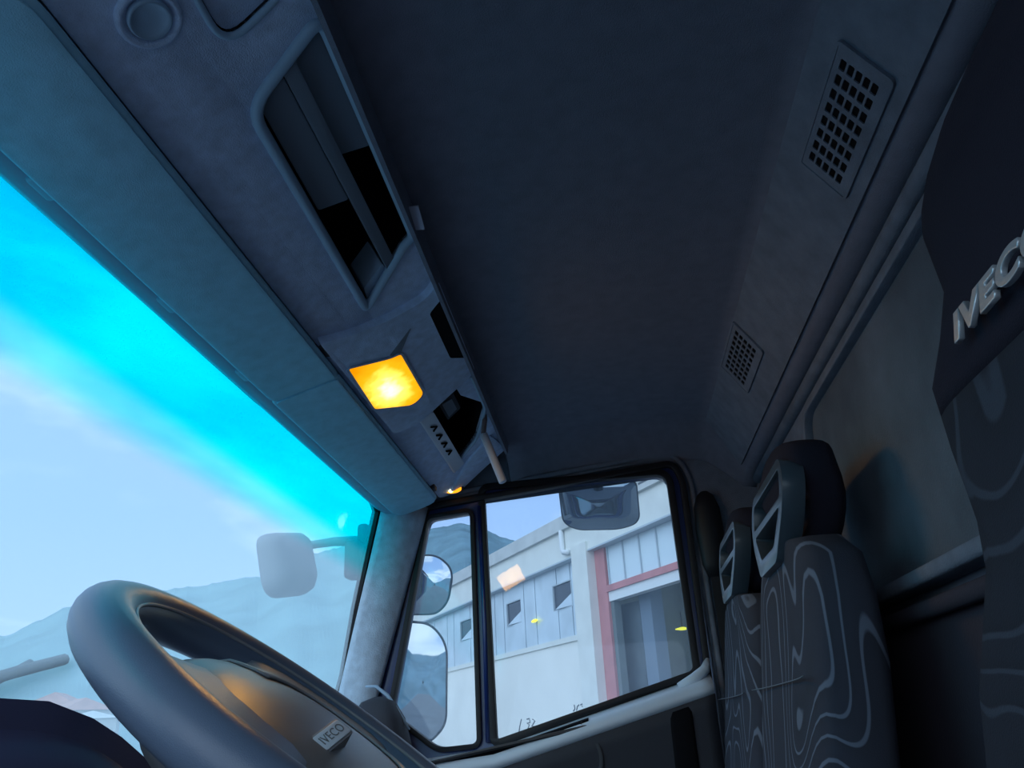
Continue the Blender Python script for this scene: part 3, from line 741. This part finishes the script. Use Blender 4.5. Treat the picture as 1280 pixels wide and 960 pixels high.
bl = bpy.data.objects.new('badge_letters', fm); COL.objects.link(bl)
mm = Matrix((b1, w2, bn)).transposed().to_4x4(); mm.translation = bpos+bn*.0031; bl.matrix_world = mm
bl.parent = sw; bl.matrix_parent_inverse = sw.matrix_world.inverted()
# column under the wheel
tube('column', [wp(0, 0, -.03), wp(0, 0, -.20), wp(0, .05, -.40)], [.05, .055, .06], MT['plastic_dk'], sw, n=16)

# =================================================================== DASHBOARD with instrument hood
da = thing('dashboard', 'dark dashboard under the windscreen behind the steering wheel', 'dashboard', (0, .55, .3))
rows = []
for (y, z) in ((.40, .45), (.37, .70), (.38, .82), (.41, .868), (.46, .885), (.58, .89), (.66, .885)):
    rows.append([(x, y, z) for x in [-1.0+.1*i for i in range(20)]+[.93]])
grid('top_pad', rows, MT['plastic_dk'], da, solid=.01, soff=-1)
# instrument hood: an arch seen from behind
hc = [(-.62, .90), (-.585, .97), (-.52, 1.025), (-.44, 1.048), (-.343, 1.047), (-.287, 1.036), (-.244, 1.022), (-.18, .995), (-.14, .955), (-.11, .90)]
rows = []
for y, sc_, dz in ((.385, .90, -.045), (.40, .96, -.026), (.45, 1.0, 0), (.52, .97, -.012), (.58, .9, -.04)):
    rows.append([(-.36+(x+.36)*sc_, y, .88+(z-.88)*sc_+dz) for x, z in hc])
ih = grid('instrument_hood', rows, MT['hood'], da, solid=.008, soff=-1); sm = ih.modifiers.new('u', 'SUBSURF'); sm.levels = 2; sm.render_levels = 2
mesh_obj('instrument_panel', [(x, .41, z-.01) for x, z in hc], [tuple(range(len(hc)))], MT['hood'], da, solid=.005)
# passenger-end pod with a pale curved edge next to the pillar
loft('end_pod', [sup((.90, .52, z), a, b, .6, 20) for z, a, b in ((.88, .075, .075), (.98, .07, .07), (1.04, .055, .055), (1.075, .03, .035), (1.085, .006, .008))], MT['door_dark'], da)
tube('end_pod_edge', [on_x(457, 858, .90), on_x(470, 858, .90), on_x(484, 869, .90), on_x(498, 889, .90), on_x(512, 912, .90)], [.002, .0035, .004, .0035, .002], MT['plastic'], da)
loft('end_vent', [sup((.66, .50, z), a, b, .5, 20) for z, a, b in ((.88, .10, .06), (.93, .095, .055), (.955, .08, .045), (.96, .02, .01))], MT['plastic'], da)

# =================================================================== OUTSIDE, ON THE TRUCK
wi = thing('windscreen_wiper', 'black wiper lying low across the outside of the windscreen', 'wiper', (-.2, .66, 1.05))
a = GL(-120, 893)+V((0, .018, 0)); b = GL(99, 823)+V((0, .018, 0))
d = (b-a)
tube('blade', [a, a+d*.33+V((0, 0, .003)), a+d*.66+V((0, 0, .003)), b], .0065, MT['black'], wi, n=8)
tube('wiper_arm', [a+V((0, .004, -.012)), a+d*.5+V((0, .008, -.006)), a+d*.8+V((0, .008, .006))], .005, MT['black'], wi, n=8)

def mirror_unit(root, c, hw, hh, nrm, rad=.04, depth=.05, glassname='mirror_glass', up=V((0, 0, 1)), convex=.006, hm_='housing', gl_m='mirror'):
    n = V(nrm).normalized(); ex = up.cross(n).normalized(); ey = n.cross(ex)
    fr = (V(c), ex, ey, n)
    poly = round_poly([(-hw, -hh), (hw, -hh), (hw, hh), (-hw, hh)], rad, 8)
    rings = []
    for f_, t in ((.25, -depth), (.7, -depth*.9), (.93, -depth*.55), (1.0, -depth*.15), (1.0, 0), (.965, .004), (.955, .001)):
        rings.append([V(c)+ex*p[0]*f_+ey*p[1]*f_+n*t for p in poly])
    loft('housing', rings, MT[hm_], root)
    rings = [[V(c)+ex*p[0]*f_+ey*p[1]*f_+n*(.0016+convex*(1-f_*f_)) for p in poly] for f_ in (.95, .8, .6, .4, .2, .02)]
    loft(glassname, rings, MT[gl_m], root, close=False)
    return fr
# front kerb-view mirror: its back towards the cab
fm_ = thing('front_mirror', 'grey front mirror on an arm seen through the windscreen', 'mirror', (.98, .75, 1.40))
c = on_y(355, 706, .78)

MT['housing_f'] = mat('front_mirror_shell', (.32, .35, .38), .6)
n = V((.35, .9, -.15)).normalized(); ex = V((0, 0, 1)).cross(n).normalized(); ey = n.cross(ex)
cs = [on_plane(px, py, c, n) for px, py in ((323, 667), (377, 667), (391, 742), (334, 748))]
poly = round_poly([((p-c).dot(ex), (p-c).dot(ey)) for p in cs], [.035, .035, .04, .05], 8)
loft('shell', [[c+ex*p[0]*f_+ey*p[1]*f_+n*t for p in poly] for f_, t in ((.3, -.05), (.75, -.043), (.94, -.022), (1, 0), (1, .012), (.96, .014), (.95, .010))], MT['housing_f'], fm_)
plate('mirror_glass', offset_poly(poly, -.008), [], (c, ex, ey, n), .008, .010, MT['mirror'], fm_)
p1 = on_y(384, 682, .79); p2 = on_plane(418, 677, (1.12, .74, 1.4), (1, .3, 0)); p3 = on_x(452, 676, 1.14)
tube('arm', [c+(p1-c)*.5, p1, p2, p3], [.012, .011, .012, .014], MT['housing_f'], fm_, n=12)
q = on_x(443, 700, 1.10)
box('bracket', q, (.05, .045, .10), MT['housing_dk'], fm_, bevel=.012)
box('bracket_top', on_x(456, 668, 1.10), (.05, .03, .05), MT['housing_dk'], fm_, bevel=.01)

# door mirrors outside the quarter window
wm = thing('wide_angle_mirror', 'upper small wide angle mirror outside the quarter window', 'mirror', (1.3, .5, 1.38))
nrm = V((-.62, -.77, -.10))
def mirror_px(root, pts, rads, x, nrm, depth, convex):
    n = V(nrm).normalized(); c = on_x(sum(p[0] for p in pts)/len(pts), sum(p[1] for p in pts)/len(pts), x)
    ex = V((0, 0, 1)).cross(n).normalized(); ey = n.cross(ex)
    q = [on_plane(px, py, c, n) for px, py in pts]
    poly = round_poly([((p-c).dot(ex), (p-c).dot(ey)) for p in q], rads, 8)
    loft('housing', [[c+ex*p[0]*f_+ey*p[1]*f_+n*t for p in poly] for f_, t in ((.3, -depth), (.75, -depth*.9), (.95, -depth*.5), (1.03, -.01), (1.03, .004), (1.0, .006), (.985, .002))], MT['housing'], root)
    loft('mirror_glass', [[c+ex*p[0]*f_+ey*p[1]*f_+n*(.0025+convex*(1-f_*f_)) for p in poly] for f_ in (.99, .9, .75, .6, .45, .3, .15, .02)], MT['mirror'], root, close=False)
    return c, ex, ey, n
c1 = mirror_px(wm, [(505, 694), (546, 694), (566, 712), (560, 752), (545, 768), (500, 768)], [.02, .03, .04, .04, .03, .02], 1.30, nrm, .06, .020)
bm_ = thing('main_door_mirror', 'large upright door mirror below the wide angle one outside the quarter window', 'mirror', (1.3, .5, 1.13))
c2 = mirror_px(bm_, [(488, 776), (538, 780), (558, 806), (557, 905), (538, 926), (482, 926)], [.03, .05, .04, .03, .02, .03], 1.30, V((-.62, -.785, -.02)), .08, .004)
tube('mirror_arm', [on_x(545, 640, 1.33), on_x(524, 655, 1.33), on_x(516, 690, 1.34), on_x(500, 780, 1.35)], [.022, .022, .02, .02], MT['housing_dk'], wm, n=12)
tube('mirror_arm', [c2[0]+V((.06, .04, .10)), on_x(480, 800, 1.20), on_x(474, 800, 1.02)], .014, MT['housing_dk'], bm_, n=12)

# kerb mirror above the door window
km = thing('kerb_mirror', 'rounded kerb mirror hanging outside over the passenger door window', 'mirror', (1.17, 0, 1.6))
cs = [(697, 604), (796, 600), (801, 653), (776, 662), (722, 663), (703, 654)]
MT['kerb_glass'] = mat('kerb_mirror_glass', (.42, .50, .55), .05, 1.0)
n = V((-.94, 0.02, -.34)).normalized(); c = on_x(749, 632, 1.17); ex = V((0, 0, 1)).cross(n).normalized(); ey = n.cross(ex)
q = [on_plane(px, py, c, n) for px, py in cs]
poly = round_poly([((p-c).dot(ex), (p-c).dot(ey)) for p in q], [.018, .018, .03, .06, .06, .03], 8)
loft('housing', [[c+ex*p[0]*f_+ey*p[1]*f_+n*t for p in poly] for f_, t in ((.3, -.05), (.75, -.045), (.95, -.025), (1.0, -.005), (1.0, .004), (.975, .006), (.965, .002))], MT['housing_dk'], km)
loft('mirror_glass', [[c+ex*p[0]*f_+ey*p[1]*f_+n*(.003+.045*(1-f_*f_)) for p in poly] for f_ in (.965, .92, .85, .75, .6, .45, .3, .15, .02)], MT['kerb_glass'], km, close=False)
tube('arm', [c-n*.04, c+V((.03, 0, .05)), (1.06, -.0, 1.70)], .015, MT['housing_dk'], km, n=12)
# cab skin outside the door, for the mirrors to see
sk = box('cab_outer_skin', (1.045, .06, .12), (.03, 1.0, 1.52), MT['navy']); sk.name = 'trim_5'; tag(sk, kind='structure')

# =================================================================== GROUND, BUILDING
GZ = -.95
o = mesh_obj('ground', [(-900, -900, GZ), (900, -900, GZ), (900, 900, GZ), (-900, 900, GZ)], [(0, 1, 2, 3)], MT['asphalt']); tag(o, kind='structure')
BO = V((23.1, 0, 0)); BD = V((.8553, .5181, 0)); BN = V((-.5181, .8553, 0)); BZ = V((0, 0, 1))
BF = (BO, BD, BZ, BN)
bd = thing('warehouse', 'long white warehouse with metal panel band, concrete fascia and open red framed gate', 'building', BO+V((0, 0, GZ)))
def bx(name, u0, u1, z0, z1, t0, t1, m, parent=None, bevel=0):
    return plate(name, [(u0, z0), (u1, z0), (u1, z1), (u0, z1)], [], BF, t0, t1, m, parent or bd, bevel)
def bl_(px, py): p = on_plane(px, py, BO, BN)-BO; return (p.dot(BD), p.z)
bx('lower_wall', 1.45, 21.6, GZ, 3.50, -.3, 0, MT['wall_white'])
bx('wall_ledge', 1.45, 21.6, 3.50, 3.66, -.3, .06, MT['concrete_lt'])
bx('fascia', -9, 21.6, 5.95, 6.86, -.3, .30, MT['concrete_lt'])
bx('parapet', -9, 21.6, 6.86, 7.30, -.3, .42, MT['concrete'])
bx('fascia_underside', -9, 21.6, 5.90, 5.95, -.3, .33, MT['metal_seam'])
# column, red steel frame
bx('column', .50, 1.45, GZ, 6.2, -.3, .38, MT['concrete_lt'])
bx('gate_post', -.06, .50, GZ, 5.92, -.2, .10, MT['red'])
bx('gate_lintel', -9, .02, 4.60, 4.78, -.2, .12, MT['red'])
bx('gate_beam', -9, .45, 4.33, 4.60, -.2, .06, MT['pipe'])
bx('gate_post_edge', -.24, -.06, GZ, 4.33, -.2, .02, MT['hall'])
# windows in the panel band: each an opening with a tilted pane
wins = [(2.25, 3.50), (6.08, 7.32), (10.93, 12.20), (15.6, 16.9), (20.2, 21.5)]
def in_win(u0, u1):
    for a_, b_ in wins:
        if u0 < b_ and u1 > a_: return (a_, b_)
    return None
# metal panels, one by one; those crossing a window are cut round it
u = 1.45; first = None; k = 0
widths = [.80, .95, 1.05, .62, .90, 1.05, .8]
while u < 20.5:
    w_ = widths[k % len(widths)]; a_, b_ = u+.02, u+w_-.02; win_ = in_win(a_, b_)
    t = .02+.012*((k*7) % 3)
    if win_ is None: bx('wall_panel', a_, b_, 3.66, 5.90, -.10, t, MT['metal_panel'])
    else:
        wa, wb = max(a_, win_[0]-.04), min(b_, win_[1]+.04)
        bx('wall_panel', a_, b_, 5.38, 5.90, -.10, t, MT['metal_panel'])
        bx('wall_panel', a_, b_, 3.66, 4.55, -.10, t, MT['metal_panel'])
        if wa > a_+.03: bx('wall_panel', a_, wa, 4.55, 5.38, -.10, t, MT['metal_panel'])
        if wb < b_-.03: bx('wall_panel', wb, b_, 4.55, 5.38, -.10, t, MT['metal_panel'])
    u += w_; k += 1
bx('panel_backing', 1.45, 21.6, 3.6, 5.95, -.30, -.12, MT['metal_seam'])
for a_, b_ in wins[:4]:
    w0 = bx('window', a_-.03, b_+.03, 4.56, 5.37, -.11, -.02, MT['win_dark'])
    zc, zt = 4.58, 5.35
    A = lambda u_, z_, t_: BO+BD*u_+BZ*z_+BN*t_
    mesh_obj('tilted_pane', [A(a_, zc, .02), A(a_+.02, 4.95, .0), A(b_-.25, zc, .10)], [(0, 1, 2)], MT['metal_panel'], w0, solid=.02)
    plate('window_frame', [(a_-.05, 4.54), (b_+.05, 4.54), (b_+.05, 5.39), (a_-.05, 5.39)], [[(a_, 4.58), (b_, 4.58), (b_, 5.35), (a_, 5.35)]], BF, -.02, .035, MT['metal_seam'], w0)
# glazing above the gate
MT['gate_glass'] = mat('gate_glass', (.74, .86, .90), .2, .05)
u = -.12
while u > -8:
    bx('glazing_pane', u-.82, u-.04, 4.80, 5.90, -.08, .0, MT['gate_glass']); bx('glazing_bar', u-.04, u+.0, 4.80, 5.90, -.05, .05, MT['metal_seam'])
    u -= .86
# interior of the hall behind the open gate
def quad(name, pts, m): return mesh_obj(name, [A(*p) for p in pts], [(0, 1, 2, 3)], m, bd, solid=.05)
quad('hall_back_wall', [(-10, GZ, -14), (6, GZ, -14), (6, 6, -14), (-10, 6, -14)], MT['hall'])
quad('hall_side_wall', [(1.4, GZ, -.3), (1.4, GZ, -14), (1.4, 6, -14), (1.4, 6, -.3)], MT['hall'])
quad('hall_ceiling', [(-10, 5.93, -.3), (1.4, 5.93, -.3), (1.4, 5.93, -14), (-10, 5.93, -14)], MT['hall'])
bx('hall_inner_column', *(sorted((bl_(783, 780)[0], bl_(797, 780)[0]))), GZ, 5.9, -.9, -.5, MT['hall_col'])
quad('hall_curtain', [(.9, GZ, -.5), (-.5, GZ, -.7), (-.5, 4.3, -.7), (.9, 4.3, -.5)], mat('hall_curtain', (.10, .13, .15), .8, var=.3, vscale=1.5))
# rain pipe
x_, z_ = bl_(715, 662)
dp = tube('rain_pipe', [A(1.98, 6.86, .38), A(1.98, 6.25, .38), A(1.92, 6.16, .38), A(1.55, 6.08, .38)], .085, MT['pipe'], bd)
# graffiti strokes on the lower wall
gr = thing('graffiti', 'thin dark scribbles painted low on the white warehouse wall', 'graffiti', A(5, 1.3, .01))
def stroke(pts):
    q = []
    for px, py in pts:
        u_, z_ = bl_(px, py); q.append(A(u_, z_, .006))
    tube('stroke', q, .02, MT['ink'], gr, n=5)
stroke([(652, 899), (650, 908), (649, 915)]); stroke([(659, 899), (662, 898), (663, 903), (659, 904), (662, 906), (660, 911)])
stroke([(666, 899), (669, 901), (665, 908), (668, 908)]); stroke([(718, 881), (719, 886), (717, 889)]); stroke([(721, 888), (722, 883), (724, 881)])
stroke([(726, 881), (730, 879), (734, 881), (728, 883)])
# hall lamps
def lamp(px, py, t, label, hw=.20):
    p = on_plane(px, py, BO+BN*t, BN); l = thing('hall_lamp', label, 'lamp', p, group='yellow lamps of the warehouse')
    rg = [[p+BD*cos(a)*hw*r+BZ*(h)+BN*sin(a)*hw*r for a in [2*pi*i/16 for i in range(16)]] for r, h in ((.3, -.04), (1, -.01), (1, .01), (.3, .05))]
    loft('glow_disc', rg, MT['yellow_glow'], l); tube('lamp_stem', [p+BZ*.04, p+BZ*.5], .015, MT['win_dark'], l, n=6)
lamp(853, 786, -3, 'yellow lamp glowing at the right edge inside the dark warehouse gate', .22)
lamp(811, 738, -3, 'yellow lamp glowing right under the white beam of the warehouse gate', .14)
l = bpy.data.lights.new('hall_light', 'POINT'); l.energy = 260; l.color = (.95, 1, .75); l.shadow_soft_size = .3
lo_ = bpy.data.objects.new('hall_light', l); COL.objects.link(lo_); lo_.location = A(-3.5, 3.0, -9)
wl_ = thing('yellow_wall_disc', 'small glowing yellow disc on the metal panel wall between the two dark windows', 'lamp', on_plane(668, 776, BO+BN*.15, BN))
p = on_plane(668, 776, BO+BN*.12, BN)  # yellow spot on the panel wall, put in as a glowing disc
loft('glow_disc', [[p+BD*cos(a)*.26*r+BZ*(h+sin(a)*.055*r) for a in [2*pi*i/16 for i in range(16)]] for r, h in ((.5, 0), (1, 0))], MT['yellow_glow'], wl_)
box('disc_bracket', p-BN*.06, (.05, .12, .05), MT['metal_seam'], wl_)
# short billboard-like mark on the parapet
for px, py, w_ in ((826, 604, .35), (828, 609, .3)):
    u_, z_ = bl_(px, py)
bx('parapet_stain', bl_(806, 607)[0]-.9, bl_(806, 607)[0]-.3, 7.02, 7.08, .42, .425, MT['ink'])

# =================================================================== MOUNTAINS
def mountain(name, label, prof, r0, r1, m, seed):
    """prof: (azimuth, elevation of the crest) pairs in degrees from the truck"""
    prof = sorted(prof); az0, az1 = prof[0][0], prof[-1][0]; n = int((az1-az0)/.25); rows_ = []
    def el(a):
        for (a0, e0), (a1_, e1_) in zip(prof, prof[1:]):
            if a0 <= a <= a1_:
                t = (a-a0)/(a1_-a0); t = t*t*(3-2*t)*.5+t*.5; return e0+(e1_-e0)*t
        return prof[-1][1]
    for j in range(17):
        t = j/16; r = r0+(r1-r0)*t; row = []
        for i in range(n+1):
            a = az0+(az1-az0)*i/n; e = el(a)+(.12*noise.noise(V((a*.9, seed, 0)))+.12*noise.noise(V((a*4, seed, 3)))+.09*noise.noise(V((a*11, seed, 8))))*t**5
            H = math.tan(radians(max(.2, e)))*r1
            rr = r+50*noise.noise(V((a*.35, t*3, seed)))*(1-abs(2*t-1)) 
            z = H*(t**.8)+6*noise.noise(V((a*.7, t*7, seed+5)))*sin(pi*t)
            row.append((CAM.x+rr*cos(radians(a)), CAM.y+rr*sin(radians(a)), CAM.z-2*(1-t)+z))
        rows_.append(row)
    n_ = len(rows_[0]); vs = [v for r in rows_ for v in r]
    fs = [(i*n_+k, i*n_+k+1, (i+1)*n_+k+1, (i+1)*n_+k) for i in range(16) for k in range(n_-1)]
    # back slope so that it has a body
    b0 = len(vs)
    for i in range(n_): v = rows_[-1][i]; d = V((v[0], v[1], 0)).normalized(); vs.append((v[0]+d.x*500, v[1]+d.y*500, GZ))
    fs += [(16*n_+k, 16*n_+k+1, b0+k+1, b0+k) for k in range(n_-1)]
    o = mesh_obj(name, vs, fs, m, smooth=False); tag(o, label, 'mountain'); return o
M_F = mat('hazed_forest_slope', (.26, .44, .46), 1, var=.12, vscale=.012, spec=0)  # distance haze is put into this pale blue-green slope colour
M_F2 = mat('hazed_forest_slope_near', (.16, .27, .31), 1, var=.3, vscale=.02, spec=0)  # nearer slope, some bluish haze mixed into its colour too
def slope_detail(m, scale):
    t = m.node_tree; b = t.nodes['Principled BSDF']; c = nd(t, 'ShaderNodeTexCoord'); n = nd(t, 'ShaderNodeTexNoise'); n.inputs['Scale'].default_value = scale; n.inputs['Detail'].default_value = 8
    t.links.new(c.outputs['Object'], n.inputs['Vector']); u = nd(t, 'ShaderNodeBump'); u.inputs['Distance'].default_value = 25; u.inputs['Strength'].default_value = .35
    t.links.new(n.outputs[0], u.inputs['Height']); t.links.new(u.outputs[0], b.inputs['Normal'])
slope_detail(M_F, .01); slope_detail(M_F2, .02)
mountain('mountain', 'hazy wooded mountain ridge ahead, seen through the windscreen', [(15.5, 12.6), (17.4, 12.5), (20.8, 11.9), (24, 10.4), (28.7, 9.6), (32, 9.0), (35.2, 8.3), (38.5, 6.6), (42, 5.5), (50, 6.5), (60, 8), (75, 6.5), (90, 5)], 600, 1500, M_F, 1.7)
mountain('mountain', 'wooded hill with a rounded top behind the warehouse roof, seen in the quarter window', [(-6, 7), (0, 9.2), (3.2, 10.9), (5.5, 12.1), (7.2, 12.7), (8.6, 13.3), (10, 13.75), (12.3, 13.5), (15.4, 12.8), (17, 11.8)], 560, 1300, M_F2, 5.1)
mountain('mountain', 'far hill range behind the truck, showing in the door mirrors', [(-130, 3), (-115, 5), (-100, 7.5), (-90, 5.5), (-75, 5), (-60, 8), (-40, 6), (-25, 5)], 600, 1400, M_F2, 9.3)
# =================================================================== HOUSES AHEAD
def house(px, py, dist, w_, h_, label, roofc='terracotta', rz=0.3):
    d = ray(px, py); k = dist/hypot(d.x, d.y); base = CAM+d*k; cx, cy = base.x, base.y; zt = base.z
    t = thing('house', label, 'house', (cx, cy, GZ), group='houses far ahead')
    R3 = Matrix.Rotation(rz, 3, 'Z')
    box('walls', (cx, cy, (GZ+zt-h_)/2), (w_, w_*.8, zt-h_-GZ), MT['house'], t, rot=R3)
    hw = w_/2*1.08; vs = [V((sx*hw, sy*hw*.85, 0)) for sx, sy in ((-1, -1), (1, -1), (1, 1), (-1, 1))]+[V((-hw*.5, 0, h_)), V((hw*.5, 0, h_))]
    mesh_obj('roof', [R3 @ v+V((cx, cy, zt-h_)) for v in vs], [(0, 1, 5, 4), (1, 2, 5), (2, 3, 4, 5), (3, 0, 4), (3, 2, 1, 0)], MT[roofc], t)
    for i in (-1, 0, 1):
        for zz_ in (.25, .6):
            for sgn in (-1, 1):
                c = R3 @ V((i*w_*.28, sgn*w_*.4, 0))
                box('window', (cx+c.x, cy+c.y, GZ+(zt-h_-GZ)*zz_), (w_*.09, .1, (zt-h_-GZ)*.16), MT['win_dark'], t, rot=R3)
                c = R3 @ V((sgn*w_*.5, i*w_*.22, 0)); box('window', (cx+c.x, cy+c.y, GZ+(zt-h_-GZ)*zz_), (.1, w_*.08, (zt-h_-GZ)*.16), MT['win_dark'], t, rot=R3)
house(76, 866, 210, 13, 3.0, 'pale house with a pinkish tiled roof beyond the instrument hood', 'terracotta')
house(101, 873, 190, 11, 2.4, 'second pale house under a red roof, just left of the wheel rim', 'terracotta', .9)
house(118, 889, 150, 9, 1.2, 'low white house nearest the wheel rim under the red roofs', 'house', .5)
house(40, 878, 230, 14, 3.0, 'leftmost pale house peeking over the instrument hood', 'terracotta', .2)
